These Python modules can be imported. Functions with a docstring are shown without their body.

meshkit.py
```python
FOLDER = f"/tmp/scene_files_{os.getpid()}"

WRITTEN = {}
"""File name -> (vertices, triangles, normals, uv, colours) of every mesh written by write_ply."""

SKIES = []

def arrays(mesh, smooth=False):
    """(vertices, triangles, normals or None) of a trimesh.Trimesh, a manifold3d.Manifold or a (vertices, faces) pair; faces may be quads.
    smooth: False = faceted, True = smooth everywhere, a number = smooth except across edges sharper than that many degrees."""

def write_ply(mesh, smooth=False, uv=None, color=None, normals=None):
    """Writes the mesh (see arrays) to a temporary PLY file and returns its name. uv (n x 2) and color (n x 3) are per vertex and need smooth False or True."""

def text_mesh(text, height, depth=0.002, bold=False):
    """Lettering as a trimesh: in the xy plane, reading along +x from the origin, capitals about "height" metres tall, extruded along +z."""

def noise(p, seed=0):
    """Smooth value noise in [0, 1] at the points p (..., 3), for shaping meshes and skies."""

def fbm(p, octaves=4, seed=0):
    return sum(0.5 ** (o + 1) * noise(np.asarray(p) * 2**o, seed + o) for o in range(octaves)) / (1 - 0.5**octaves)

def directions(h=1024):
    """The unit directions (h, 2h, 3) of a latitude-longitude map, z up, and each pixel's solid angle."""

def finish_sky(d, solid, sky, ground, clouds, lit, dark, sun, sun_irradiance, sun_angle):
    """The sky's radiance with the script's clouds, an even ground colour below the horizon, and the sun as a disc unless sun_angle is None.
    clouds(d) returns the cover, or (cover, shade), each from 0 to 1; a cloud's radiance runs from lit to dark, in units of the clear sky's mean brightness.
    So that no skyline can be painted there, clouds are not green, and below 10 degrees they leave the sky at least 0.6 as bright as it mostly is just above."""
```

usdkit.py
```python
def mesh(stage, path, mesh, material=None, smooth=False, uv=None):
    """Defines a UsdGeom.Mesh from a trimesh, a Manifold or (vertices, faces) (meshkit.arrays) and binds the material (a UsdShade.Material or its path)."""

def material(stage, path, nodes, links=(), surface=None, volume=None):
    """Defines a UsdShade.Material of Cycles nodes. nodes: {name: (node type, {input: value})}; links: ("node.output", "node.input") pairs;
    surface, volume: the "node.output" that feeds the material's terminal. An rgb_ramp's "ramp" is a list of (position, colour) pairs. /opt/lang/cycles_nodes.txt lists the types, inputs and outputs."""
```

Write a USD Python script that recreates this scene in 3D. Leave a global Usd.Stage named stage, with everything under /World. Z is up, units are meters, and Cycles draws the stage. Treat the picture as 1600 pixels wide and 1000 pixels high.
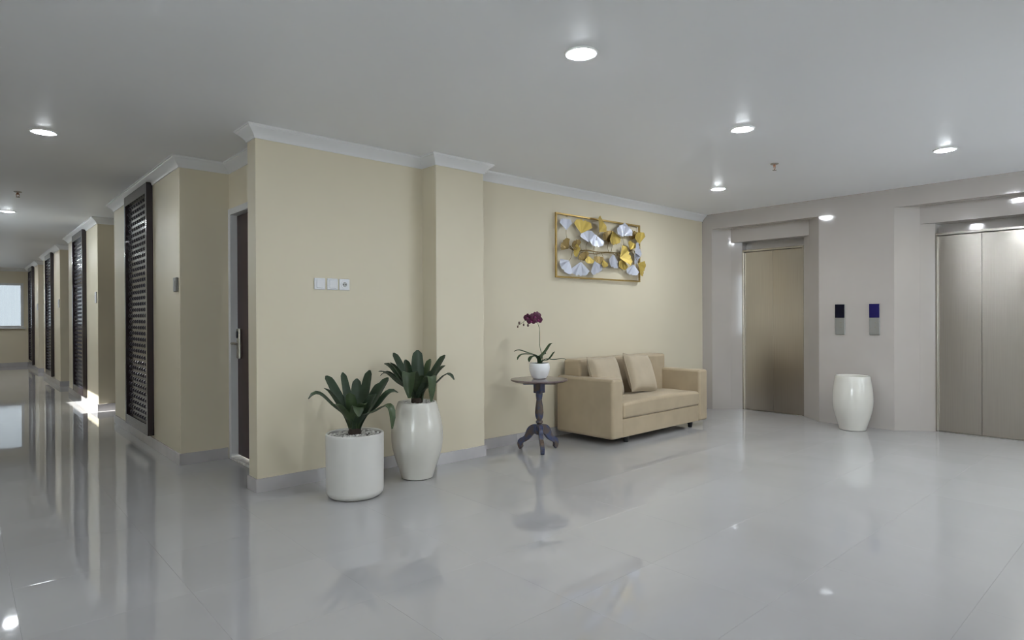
import math, numpy as np, trimesh, usdkit, meshkit
import manifold3d as m3
from shapely.geometry import Polygon
from pxr import Usd, UsdGeom, UsdLux, UsdShade, Gf, Sdf, Vt

stage = Usd.Stage.CreateInMemory()
UsdGeom.SetStageUpAxis(stage, 'Z')
UsdGeom.SetStageMetersPerUnit(stage, 1.0)
W = UsdGeom.Xform.Define(stage, '/World')
UsdGeom.Scope.Define(stage, '/World/Looks')
rng = np.random.default_rng(7)

# ------------------------------------------------------------------ camera, sky, sun, exposure
EXPOSURE = 0.0
EYE = (0.0, 0.0, 1.236)
RIGHT = (0.74275442, -0.66954972, -0.00436327)
UP = (0.00604549, 0.00018986, 0.99998171)
FWD = (0.66953664, 0.74276722, -0.00418878)
cam = UsdGeom.Camera.Define(stage, '/World/camera')
m = Gf.Matrix4d(*RIGHT, 0, *UP, 0, *[-a for a in FWD], 0, *EYE, 1)
cam.AddTransformOp().Set(m)
cam.CreateHorizontalApertureAttr(36.0)
cam.CreateVerticalApertureAttr(22.5)
cam.CreateFocalLengthAttr(21.6)
cam.CreateClippingRangeAttr(Gf.Vec2f(0.02, 500))
cam.CreateExposureAttr(EXPOSURE)

SKY = 3.6
dome = UsdLux.DomeLight.Define(stage, '/World/sky')
dome.CreateIntensityAttr(SKY)
dome.CreateColorAttr(Gf.Vec3f(0.88, 0.95, 1.0))
sun = UsdLux.DistantLight.Define(stage, '/World/sun')
sun.CreateIntensityAttr(60000.0)
sun.CreateAngleAttr(0.6)
sun.CreateColorAttr(Gf.Vec3f(1.0, 0.97, 0.92))
# sunlight travels towards +x and down at 45 degrees: it enters only by the transom of the corridor's left wall
sun.AddRotateXYZOp().Set(Gf.Vec3f(0, -45, 0))
LAMP = 360.0            # radiance of a downlight's diffuser

# ------------------------------------------------------------------ materials
MAT = {}
def mat(name, nodes, links=(), surface='p.BSDF'):
    MAT[name] = usdkit.material(stage, '/World/Looks/' + name, nodes, links, surface=surface)
    return MAT[name]

def plain(name, col, rough=0.5, metal=0.0, spec=0.5, coat=0.0, noise=0.0, nscale=6.0, bump=0.0, bscale=60.0, rnd=0.0, **kw):
    nodes = {'p': ('principled_bsdf', dict(base_color=col, roughness=rough, metallic=metal, specular_ior_level=spec, coat_weight=coat, **kw))}
    links = []
    src = None
    if noise or rnd or bump:
        nodes['tc'] = ('texture_coordinate', {})
    if noise:
        nodes['n'] = ('noise_texture', dict(scale=nscale, detail=4.0, roughness=0.55))
        a = [c * (1 - noise) for c in col]; b = [min(1, c * (1 + noise)) for c in col]
        nodes['r'] = ('rgb_ramp', {'ramp': [(0.3, a), (0.7, b)]})
        links += [('tc.object', 'n.vector'), ('n.fac', 'r.fac')]
        src = 'r.color'
    if rnd:
        nodes['oi'] = ('object_info', {})
        nodes['mr'] = ('map_range', dict(from_min=0.0, from_max=1.0, to_min=1 - rnd, to_max=1 + rnd))
        nodes['h'] = ('hsv', dict(color=col))
        links += [('oi.random', 'mr.value'), ('mr.result', 'h.value')]
        if src: links.append((src, 'h.color'))
        src = 'h.color'
    if src: links.append((src, 'p.base_color'))
    if bump:
        nodes['bn'] = ('noise_texture', dict(scale=bscale, detail=3.0))
        nodes['b'] = ('bump', dict(strength=bump, distance=0.01))
        links += [('tc.object', 'bn.vector'), ('bn.fac', 'b.height'), ('b.normal', 'p.normal')]
    return mat(name, nodes, links)

plain('cream_paint', (0.67, 0.605, 0.47), 0.42, spec=0.4, noise=0.015, nscale=1.5, bump=0.02, bscale=40)
plain('ceiling_paint', (0.84, 0.85, 0.88), 0.42, spec=0.35, noise=0.01, nscale=0.8, bump=0.03, bscale=2.5)
plain('moulding_paint', (0.74, 0.74, 0.75), 0.4)
plain('taupe_gloss', (0.43, 0.395, 0.37), 0.07, spec=0.5, ior=1.68, noise=0.03, nscale=1.2)
plain('grout', (0.37, 0.36, 0.36), 0.5)
plain('skirting', (0.47, 0.45, 0.46), 0.13, ior=1.6, noise=0.05, nscale=5)
plain('white_frame', (0.62, 0.62, 0.63), 0.35)
plain('stone_sill', (0.55, 0.53, 0.50), 0.25, noise=0.25, nscale=25)
plain('door_wood', (0.034, 0.014, 0.016), 0.35, noise=0.25, nscale=5)
plain('screen_wood', (0.016, 0.009, 0.014), 0.20, coat=0.35, noise=0.15, nscale=8)
plain('screen_boss', (0.026, 0.023, 0.036), 0.30, coat=0.15)
plain('satin_nickel', (0.55, 0.53, 0.49), 0.28, metal=1.0)
plain('dark_glass', (0.004, 0.004, 0.014), 0.25, spec=0.2)
plain('lcd_blue', (0.012, 0.010, 0.07), 0.25, spec=0.2, emission_color=(0.05, 0.035, 0.25), emission_strength=0.05)
plain('plate_grey', (0.30, 0.30, 0.29), 0.35, metal=0.6)
plain('switch_white', (0.72, 0.72, 0.76), 0.3)
plain('socket_hole', (0.02, 0.02, 0.02), 0.5)
plain('chime_grey', (0.22, 0.22, 0.22), 0.4, metal=0.4)
plain('pot_white', (0.66, 0.645, 0.62), 0.28, noise=0.02, nscale=3)
plain('pot_cream', (0.66, 0.64, 0.59), 0.22, noise=0.05, nscale=2.5, coat=0.4)
plain('bowl_white', (0.84, 0.84, 0.86), 0.3, bump=0.06, bscale=40)
plain('soil', (0.035, 0.025, 0.018), 0.9, bump=0.6, bscale=80)
plain('pebble', (0.55, 0.53, 0.50), 0.6, noise=0.5, nscale=30)
plain('bark_base', (0.035, 0.022, 0.015), 0.8, bump=0.5, bscale=60)
plain('sofa_fabric', (0.43, 0.345, 0.235), 0.62, spec=0.3, noise=0.08, nscale=3.5, bump=0.05, bscale=350, sheen_weight=0.15)
plain('cushion_fabric', (0.44, 0.365, 0.265), 0.65, spec=0.3, noise=0.05, nscale=6, bump=0.06, bscale=300, sheen_weight=0.2)
plain('black_plastic', (0.010, 0.010, 0.012), 0.4)
plain('gold_metal', (0.52, 0.38, 0.09), 0.48, metal=0.5, rnd=0.12)
plain('bronze_metal', (0.24, 0.165, 0.06), 0.45, metal=0.7, rnd=0.15)
plain('silver_metal', (0.55, 0.57, 0.66), 0.48, metal=0.45, rnd=0.08)
plain('gold_frame', (0.42, 0.29, 0.10), 0.4, metal=0.7)
plain('petal', (0.075, 0.003, 0.032), 0.45, noise=0.3, nscale=60)
plain('petal_lip', (0.20, 0.01, 0.10), 0.4)
plain('bud', (0.13, 0.07, 0.06), 0.5)
plain('stem_green', (0.10, 0.13, 0.06), 0.5)
plain('terracotta', (0.55, 0.22, 0.09), 0.6)
plain('copper_red', (0.34, 0.17, 0.11), 0.35, metal=0.5)
plain('concrete', (0.45, 0.45, 0.44), 0.8)
plain('lamp_ring', (0.80, 0.80, 0.80), 0.3)
mat('lamp_glow', {'e': ('emission', dict(color=(0.88, 0.945, 1.0), strength=LAMP))}, surface='e.emission')
mat('corridor_lamp_glow', {'e': ('emission', dict(color=(0.88, 0.945, 1.0), strength=LAMP * 0.6))}, surface='e.emission')   # weaker bulbs along the corridor

# leaves: dark strap leaves, paler underside light passing through
def leafmat(name, col, tr):
    mat(name, {'tc': ('texture_coordinate', {}), 'n': ('noise_texture', dict(scale=14.0, detail=3.0)),
               'r': ('rgb_ramp', {'ramp': [(0.3, [c * 0.75 for c in col]), (0.7, [c * 1.25 for c in col])]}),
               'p': ('principled_bsdf', dict(roughness=0.36, specular_ior_level=0.5)),
               't': ('translucent_bsdf', dict(color=tr)), 'x': ('mix_closure', dict(fac=0.15))},
        [('tc.object', 'n.vector'), ('n.fac', 'r.fac'), ('r.color', 'p.base_color'), ('p.BSDF', 'x.closure1'), ('t.BSDF', 'x.closure2')], surface='x.closure')
leafmat('leaf_dark', (0.035, 0.060, 0.034), (0.06, 0.12, 0.03))
leafmat('leaf_mid', (0.058, 0.090, 0.040), (0.09, 0.16, 0.04))
leafmat('leaf_orchid', (0.045, 0.085, 0.038), (0.08, 0.16, 0.04))

# polished floor tile: faint clouding, a hint of waviness in the polish, slight change from tile to tile
mat('floor_tile', {
    'tc': ('geometry', {}), 'n': ('noise_texture', dict(scale=0.9, detail=5.0, roughness=0.55, distortion=0.6)),
    'r': ('rgb_ramp', {'ramp': [(0.3, (0.395, 0.385, 0.39)), (0.7, (0.43, 0.42, 0.425))]}),
    'oi': ('object_info', {}), 'mr': ('map_range', dict(from_min=0.0, from_max=1.0, to_min=0.985, to_max=1.015)), 'h': ('hsv', {}),
    'bn': ('noise_texture', dict(scale=2.2, detail=1.0)), 'b': ('bump', dict(strength=0.03, distance=0.02)),
    'p': ('principled_bsdf', dict(roughness=0.035, ior=1.62, specular_ior_level=0.55))},
    [('tc.position', 'n.vector'), ('n.fac', 'r.fac'), ('oi.random', 'mr.value'), ('mr.result', 'h.value'), ('r.color', 'h.color'),
     ('h.color', 'p.base_color'), ('tc.position', 'bn.vector'), ('bn.fac', 'b.height'), ('b.normal', 'p.normal')])

# brushed stainless steel with a vertical grain: reflections spread sideways
mat('brushed_steel', {
    'tc': ('geometry', {}), 'mp': ('mapping', dict(scale=(300.0, 300.0, 2.0))), 'n': ('noise_texture', dict(scale=1.0, detail=2.0)),
    'r': ('rgb_ramp', {'ramp': [(0.3, (0.455, 0.42, 0.375)), (0.7, (0.505, 0.47, 0.42))]}),
    'bn': ('noise_texture', dict(scale=2.5, detail=1.0)), 'b': ('bump', dict(strength=0.05, distance=0.02)),
    'tv': ('combine_xyz', dict(x=0.0, y=0.0, z=1.0)),
    'p': ('principled_bsdf', dict(metallic=1.0, roughness=0.26, anisotropic=0.75))},
    [('tc.position', 'mp.vector'), ('mp.vector', 'n.vector'), ('n.fac', 'r.fac'), ('r.color', 'p.base_color'), ('tc.position', 'bn.vector'),
     ('bn.fac', 'b.height'), ('b.normal', 'p.normal'), ('tv.vector', 'p.tangent')])
# old blue paint rubbed through to brown wood
mat('worn_blue_paint', {
    'tc': ('texture_coordinate', {}), 'n': ('noise_texture', dict(scale=13.0, detail=5.0, roughness=0.6)),
    'r': ('rgb_ramp', {'ramp': [(0.36, (0.035, 0.048, 0.12)), (0.47, (0.055, 0.065, 0.13)), (0.54, (0.085, 0.066, 0.062)), (0.66, (0.13, 0.085, 0.06))]}),
    'p': ('principled_bsdf', dict(roughness=0.35))},
    [('tc.object', 'n.vector'), ('n.fac', 'r.fac'), ('r.color', 'p.base_color')])
mat('worn_table_top', {
    'tc': ('texture_coordinate', {}), 'n': ('noise_texture', dict(scale=8.0, detail=5.0, roughness=0.6)),
    'r': ('rgb_ramp', {'ramp': [(0.35, (0.085, 0.055, 0.058)), (0.6, (0.16, 0.115, 0.12))]}),
    'p': ('principled_bsdf', dict(roughness=0.22, coat_weight=0.3))},
    [('tc.object', 'n.vector'), ('n.fac', 'r.fac'), ('r.color', 'p.base_color')])
# window glass
def glassmat(name, tint):
    mat(name, {'t': ('transparent_bsdf', dict(color=tint)), 'g': ('glossy_bsdf', dict(color=(1, 1, 1), roughness=0.02)), 'f': ('layer_weight', {}), 'w': ('math', dict(math_type='power', value2=4.0)), 'a': ('math', dict(math_type='multiply_add', value2=0.7, value3=0.04)), 'x': ('mix_closure', {})},
        [('f.facing', 'w.value1'), ('w.value', 'a.value1'), ('a.value', 'x.fac'), ('t.BSDF', 'x.closure1'), ('g.BSDF', 'x.closure2')], surface='x.closure')
glassmat('clear_glass', (0.95, 0.97, 0.97))
glassmat('tinted_glass', (0.255, 0.265, 0.27))
glassmat('grey_glass', (0.70, 0.71, 0.71))

# ------------------------------------------------------------------ helpers
used = {}
def numbered(parent, name):
    p = parent.rstrip('/') + '/' + name
    k = used.get(p, 0); used[p] = k + 1
    return p if k == 0 else f'{p}_{k:03d}'
def pth(x): return '/World' if x is None else (x if isinstance(x, str) else str(x.GetPath()))
def tag(o, label=None, cat=None, group=None, kind=None):
    for k, v in (('label', label), ('category', cat), ('group', group), ('kind', kind)):
        if v: o.SetCustomDataByKey(k, v)
    return o
def obj(name, mesh, material, parent=None, smooth=30):
    return usdkit.mesh(stage, numbered(pth(parent), name), mesh, MAT[material], smooth=smooth).GetPrim()
def thing(name, label, cat, loc=(0, 0, 0), rz=0.0, group=None, kind=None):
    x = UsdGeom.Xform.Define(stage, numbered('/World', name))
    x.AddTranslateOp().Set(Gf.Vec3d(*map(float, loc)))
    x.AddRotateZOp().Set(float(rz))
    return tag(x.GetPrim(), label, cat, group, kind)
def dup(src, name, label, loc, rz=0.0, group=None):
    was = src.GetCustomData()
    r = thing(name, label, was['category'], loc, rz, group or was.get('group'), was.get('kind'))
    r.GetReferences().AddInternalReference(src.GetPath())
    r.SetInstanceable(True)
    tag(r, label, was['category'], group or was.get('group'), was.get('kind'))
    return r

def man2tri(M):
    k = M.to_mesh()
    return trimesh.Trimesh(k.vert_properties[:, :3], k.tri_verts, process=True)
def box(x0, x1, y0, y1, z0, z1):
    b = trimesh.creation.box(extents=(x1 - x0, y1 - y0, z1 - z0))
    b.apply_translation(((x0 + x1) / 2, (y0 + y1) / 2, (z0 + z1) / 2)); return b
def cbox(x0, x1, y0, y1, z0, z1, c=0.003):
    """box with chamfered edges"""
    pts = []
    for sx, X in ((1, x0), (-1, x1)):
        for sy, Y in ((1, y0), (-1, y1)):
            for sz, Z in ((1, z0), (-1, z1)):
                pts += [(X + sx * c, Y + sy * c, Z), (X + sx * c, Y, Z + sz * c), (X, Y + sy * c, Z + sz * c)]
    return trimesh.convex.convex_hull(np.array(pts))
def rbox(x0, x1, y0, y1, z0, z1, r=0.02, seg=4):
    s = trimesh.creation.uv_sphere(r, count=[2 * seg, 4 * seg]).vertices
    pts = [s + (X, Y, Z) for X in (x0 + r, x1 - r) for Y in (y0 + r, y1 - r) for Z in (z0 + r, z1 - r)]
    return trimesh.convex.convex_hull(np.vstack(pts))
def cat(ms): return trimesh.util.concatenate(ms)
def cyl(r, z0, z1, n=32, xy=(0, 0)):
    c = trimesh.creation.cylinder(r, height=z1 - z0, sections=n)
    c.apply_translation((xy[0], xy[1], (z0 + z1) / 2)); return c
def prism(poly, z0, z1):
    p = trimesh.creation.extrude_polygon(Polygon(poly), z1 - z0); p.apply_translation((0, 0, z0)); return p
def lathe(prof, n=48):
    """profile of (r, z) turned about z"""
    prof = np.array(prof, float)
    a = np.linspace(0, 2 * np.pi, n, endpoint=False)
    v = np.stack([prof[:, None, 0] * np.cos(a), prof[:, None, 0] * np.sin(a), np.repeat(prof[:, 1:2], n, 1)], -1).reshape(-1, 3)
    k = len(prof); f = []
    for i in range(k - 1):
        for j in range(n):
            a0, a1, b0, b1 = i * n + j, i * n + (j + 1) % n, (i + 1) * n + j, (i + 1) * n + (j + 1) % n
            f += [(a0, a1, b1), (a0, b1, b0)]
    t = trimesh.Trimesh(v, f, process=True); t.merge_vertices(); t.update_faces(t.nondegenerate_faces())
    return t
def spline(pts, n):
    from scipy.interpolate import CubicSpline
    p = np.array(pts, float); d = np.r_[0, np.cumsum(np.linalg.norm(np.diff(p, axis=0), axis=1))]
    return CubicSpline(d, p)(np.linspace(0, d[-1], n))
def tube(pts, r, sides=8):
    p = np.array(pts, float); r = np.broadcast_to(np.asarray(r, float), (len(p),))
    t = np.gradient(p, axis=0); t /= np.linalg.norm(t, axis=1, keepdims=True)
    ref = np.array([0, 0, 1.0]) if abs(t[0, 2]) < 0.9 else np.array([1.0, 0, 0])
    N = []
    nrm = np.cross(t[0], ref); nrm /= np.linalg.norm(nrm)
    for k in range(len(p)):
        nrm = nrm - t[k] * (nrm @ t[k]); nrm /= np.linalg.norm(nrm); N.append(nrm.copy())
    N = np.array(N); B = np.cross(t, N)
    a = np.linspace(0, 2 * np.pi, sides, endpoint=False)
    v = p[:, None] + r[:, None, None] * (np.cos(a)[None, :, None] * N[:, None] + np.sin(a)[None, :, None] * B[:, None])
    v = v.reshape(-1, 3); f = []
    for i in range(len(p) - 1):
        for j in range(sides):
            a0, a1, b0, b1 = i * sides + j, i * sides + (j + 1) % sides, (i + 1) * sides + j, (i + 1) * sides + (j + 1) % sides
            f += [(a0, a1, b1), (a0, b1, b0)]
    c0, c1 = len(v), len(v) + 1
    v = np.vstack([v, p[0], p[-1]]); L = (len(p) - 1) * sides
    for j in range(sides): f += [(c0, (j + 1) % sides, j), (c1, L + j, L + (j + 1) % sides)]
    return trimesh.Trimesh(v, f, process=False)
def shell(grid, th):
    """a curved sheet (n x m grid of points) given thickness"""
    g = np.array(grid, float); n, k = g.shape[:2]
    du = np.gradient(g, axis=0); dv = np.gradient(g, axis=1)
    nn = np.cross(du, dv); nn /= np.linalg.norm(nn, axis=2, keepdims=True) + 1e-12
    v = np.vstack([(g + nn * th / 2).reshape(-1, 3), (g - nn * th / 2).reshape(-1, 3)])
    o = n * k; f = []
    for i in range(n - 1):
        for j in range(k - 1):
            a, b, c, d = i * k + j, i * k + j + 1, (i + 1) * k + j + 1, (i + 1) * k + j
            f += [(a, d, c), (a, c, b), (o + a, o + c, o + d), (o + a, o + b, o + c)]
    rim = [(0, j) for j in range(k)] + [(i, k - 1) for i in range(1, n)] + [(n - 1, j) for j in range(k - 2, -1, -1)] + [(i, 0) for i in range(n - 2, 0, -1)]
    rim = [i * k + j for i, j in rim]
    for q in range(len(rim)):
        a, b = rim[q], rim[(q + 1) % len(rim)]
        f += [(a, b, o + b), (a, o + b, o + a)]
    return trimesh.Trimesh(v, f, process=False)
def sweep_wall(path, prof, closed_ends=True):
    """profile [(out, z)] carried along a plan path with mitred corners; 'out' is to the LEFT of the direction of travel"""
    p = np.array(path, float); d = np.diff(p, axis=0); d /= np.linalg.norm(d, axis=1, keepdims=True)
    nl = np.stack([-d[:, 1], d[:, 0]], 1); rows = []
    for i in range(len(p)):
        if i == 0: o = nl[0]
        elif i == len(p) - 1: o = nl[-1]
        else:
            o = nl[i - 1] + nl[i]; o /= (o @ nl[i])
        rows.append([(p[i, 0] + o[0] * a, p[i, 1] + o[1] * a, z) for a, z in prof])
    v = np.array(rows).reshape(-1, 3); k = len(prof); f = []
    for i in range(len(p) - 1):
        for j in range(k):
            a, b = i * k + j, i * k + (j + 1) % k
            c, e = a + k, b + k
            f += [(a, c, e), (a, e, b)]
    for base in (0, (len(p) - 1) * k):
        for j in range(1, k - 1): f.append((base, base + j, base + j + 1))
    t = trimesh.Trimesh(v, f, process=False); trimesh.repair.fix_normals(t); return t

# ------------------------------------------------------------------ the room
H = 2.6
XW = 7.48            # face of the lift wall
YW = 4.45            # face of the long cream wall
PX, RX = 1.39, 1.79  # corridor: pier face, recess face
P0, PIT, PL = 5.73, 4.10, 2.90
YE = 20.95           # end wall of the corridor
YF, XL, XC = -1.3, -2.6, -0.75

# floor: polished 60 cm tiles, hairline joints
fl = tag(UsdGeom.Xform.Define(stage, numbered('/World', 'floor')).GetPrim(), 'polished pale grey tiled floor of lobby and corridor', 'floor', kind='structure')
obj('screed', cat([box(XL - .2, 8.0, YF - .2, 4.75, -0.12, -0.0105), box(XC - .2, 2.0, 4.75, YE + .2, -0.12, -0.0105)]), 'grout', fl, smooth=False)
T, G = 0.6, 0.0002
cells = []
for i in range(-5, 13):
    for j in range(-6, 36):
        x0, y0 = 0.177 + i * T, 0.02 + j * T
        x1, y1 = x0 + T, y0 + T
        lim = (XL, 7.75, YF, 4.62) if y0 < 4.45 else (XC, 1.82, 4.2, YE)
        x0, x1, y0, y1 = max(x0, lim[0]), min(x1, lim[1]), max(y0, lim[2]), min(y1, lim[3] if lim[3] > 5 else 4.82)
        if x0 > 1.82 and y1 > 4.46: y1 = 4.46
        if x1 - x0 < 0.03 or y1 - y0 < 0.03: continue
        c = np.array([(x0 + x1) / 2, (y0 + y1) / 2]); dist = np.linalg.norm(c)
        seen = (c @ np.array(FWD[:2])) > 0.3 and abs(c @ np.array(RIGHT[:2])) < 0.9 * (c @ np.array(FWD[:2])) + 0.6
        cells.append((0 if seen else 1, dist, (x0, x1, y0, y1)))
cells.sort()
rest = []
for k, (_, _, (x0, x1, y0, y1)) in enumerate(cells):
    tm = cbox(x0 + G, x1 - G, y0 + G, y1 - G, -0.0105, 0.0, 0.0002)
    if k < 300: obj('floor_tile', tm, 'floor_tile', fl, smooth=False)
    else: rest.append(tm)
if rest:
    tag(obj('floor_tiles', cat(rest), 'floor_tile', fl, smooth=False), 'remaining floor tiles', kind='stuff')

ce = obj('ceiling', cat([box(XL - .2, 8.0, YF - .2, 4.75, H, H + .2), box(XC - .2, 2.0, 4.75, YE + .2, H, H + .2)]), 'ceiling_paint', smooth=False)
tag(ce, 'smooth white ceiling with recessed downlights', 'ceiling', kind='structure')

# long cream wall with pilaster
wb = tag(UsdGeom.Xform.Define(stage, numbered('/World', 'wall_back')).GetPrim(), 'long cream painted wall behind sofa and plants', 'wall', kind='structure')
obj('wall_face', prism([(XW + .3, YW), (1.57, YW), (1.57, 4.61), (RX, 4.61), (RX, 4.75), (XW + .3, 4.75)], 0, H), 'cream_paint', wb, smooth=False)
obj('pilaster', cbox(2.975, 3.49, 4.245, YW + .01, 0, H, 0.004), 'cream_paint', wb, smooth=False)

# corridor wall: piers and recesses with doors
wc = tag(UsdGeom.Xform.Define(stage, numbered('/World', 'wall_corridor')).GetPrim(), 'cream corridor wall of four piers with door recesses between', 'wall', kind='structure')
DW, DH = 1.0, 2.20
rec = [(4.61, P0)] + [(P0 + PIT * k + PL, P0 + PIT * (k + 1)) for k in range(3)]
doors = []
pieces, y = [], 4.61
for (a, b) in rec:
    d1 = b - 0.012; d0 = d1 - DW
    pieces += [box(RX, RX + .16, y, d0, 0, H), box(RX, RX + .16, d0, d1, DH, H)]
    doors.append((d0, d1)); y = d1
pieces.append(box(RX, RX + .16, y, YE + .2, 0, H))
obj('recess_wall', cat(pieces), 'cream_paint', wc, smooth=False)
for k in range(4):
    y0 = P0 + PIT * k
    obj('pier', cbox(PX, RX + .01, y0, min(y0 + PL, YE), 0, H, 0.004), 'cream_paint', wc, smooth=False)

# end wall with window
we = tag(UsdGeom.Xform.Define(stage, numbered('/World', 'wall_end')).GetPrim(), 'cream wall with window at far end of corridor', 'wall', kind='structure')
WX0, WX1, WZ0, WZ1 = -0.45, 1.30, 1.02, 2.20
obj('wall_face', cat([box(XC - .2, 2.0, YE, YE + .15, 0, WZ0), box(XC - .2, 2.0, YE, YE + .15, WZ1, H), box(XC - .2, WX0, YE, YE + .15, WZ0, WZ1), box(WX1, 2.0, YE, YE + .15, WZ0, WZ1)]), 'cream_paint', we, smooth=False)
w1 = tag(UsdGeom.Xform.Define(stage, numbered('/World', 'window_1')).GetPrim(), 'bright white-framed window at far end of corridor', 'window', kind='structure')
fw = 0.055
obj('window_frame', cat([cbox(WX0, WX1, YE - .02, YE + .08, WZ0, WZ0 + fw), cbox(WX0, WX1, YE - .02, YE + .08, WZ1 - fw, WZ1), cbox(WX0, WX0 + fw, YE - .02, YE + .08, WZ0 + fw, WZ1 - fw), cbox(WX1 - fw, WX1, YE - .02, YE + .08, WZ0 + fw, WZ1 - fw)]), 'white_frame', w1)
obj('window_sill', cbox(WX0 - .04, WX1 + .04, YE - .09, YE + .02, WZ0 - .03, WZ0), 'white_frame', w1)
obj('pane', box(WX0 + fw, WX1 - fw, YE + .03, YE + .036, WZ0 + fw, WZ1 - fw), 'tinted_glass', w1, smooth=False)

# lift wall with two splayed niches
D1, D2 = (3.22, 4.02), (1.056, 1.846)
XD, XF = 7.75, 7.65
wall = m3.Manifold.cube((0.75, 4.75 - (YF - .2), H)).translate((XW, YF - .2, 0))
for (a, b) in (D1, D2):
    s = 0.31 if (a, b) != D1 else 0.285
    sl = s / (XD - XW)
    def ex(pts, z1):
        c = m3.CrossSection([[(float(u), float(w)) for u, w in pts]]); return m3.Manifold.extrude(c, z1 + .2).translate((0, 0, -.1))
    e0 = s + sl * .05
    wall -= ex([(XW - .05, a - e0), (XF, a - sl * (XD - XF)), (XF, b + sl * (XD - XF)), (XW - .05, b + e0)], 2.30)
    wall -= ex([(XF - .001, a - sl * (XD - XF)), (XD, a), (XD, b), (XF - .001, b + sl * (XD - XF))], 2.115)
    wall -= ex([(XD - .001, a), (XD + .12, a), (XD + .12, b), (XD - .001, b)], 2.115)
wr = obj('wall_right', man2tri(wall), 'taupe_gloss', smooth=False)
tag(wr, 'glossy taupe wall with two stepped lift niches', 'wall', kind='structure')

# unseen sides of the lobby, with the windows that light it
wf = tag(UsdGeom.Xform.Define(stage, numbered('/World', 'wall_front')).GetPrim(), 'cream lobby wall behind the viewer, with two windows', 'wall', kind='structure')
FZ0, FZ1 = 0.8, 2.2
FW = ((4.5, 5.8), (6.5, 7.3))
obj('wall_face', cat([box(a, b, YF - .15, YF, 0, H) for a, b in ((XL - .2, FW[0][0]), (FW[0][1], FW[1][0]), (FW[1][1], XW))] + [box(a, b, YF - .15, YF, p, q) for a, b in FW for p, q in ((0, FZ0), (FZ1, H))]), 'cream_paint', wf, smooth=False)
for nm, (a, b), lab in (('window_2', FW[0], 'wider white-framed lobby window right of the viewer'), ('window_5', FW[1], 'narrow white-framed lobby window by the lift wall')):
    w2 = tag(UsdGeom.Xform.Define(stage, numbered('/World', nm)).GetPrim(), lab, 'window', kind='structure')
    obj('window_frame', cat([cbox(a, b, YF - .1, YF + .02, FZ0, FZ0 + .05), cbox(a, b, YF - .1, YF + .02, FZ1 - .05, FZ1)] + [cbox(x, x + .05, YF - .1, YF + .02, FZ0 + .05, FZ1 - .05) for x in (a, b - .05)]), 'white_frame', w2)
    obj('pane', box(a + .05, b - .05, YF - .06, YF - .054, FZ0 + .05, FZ1 - .05), 'grey_glass', w2, smooth=False)
wl = tag(UsdGeom.Xform.Define(stage, numbered('/World', 'wall_left')).GetPrim(), 'cream wall closing the lobby on the left, with a window', 'wall', kind='structure')
LY0, LY1, LZ0, LZ1 = -1.1, 0.8, 0.6, 2.3
obj('wall_face', cat([box(XL - .15, XL, YF - .2, LY0, 0, H), box(XL - .15, XL, LY1, 4.75, 0, H), box(XL - .15, XL, LY0, LY1, 0, LZ0), box(XL - .15, XL, LY0, LY1, LZ1, H), box(XL, XC, 4.6, 4.75, 0, H)]), 'cream_paint', wl, smooth=False)
obj('eave', box(XL - 2.3, XL - .15, YF - .5, 3.2, H, H + .12), 'concrete', wl, smooth=False)
w4 = tag(UsdGeom.Xform.Define(stage, numbered('/World', 'window_4')).GetPrim(), 'white-framed window in the left lobby wall', 'window', kind='structure')
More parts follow.
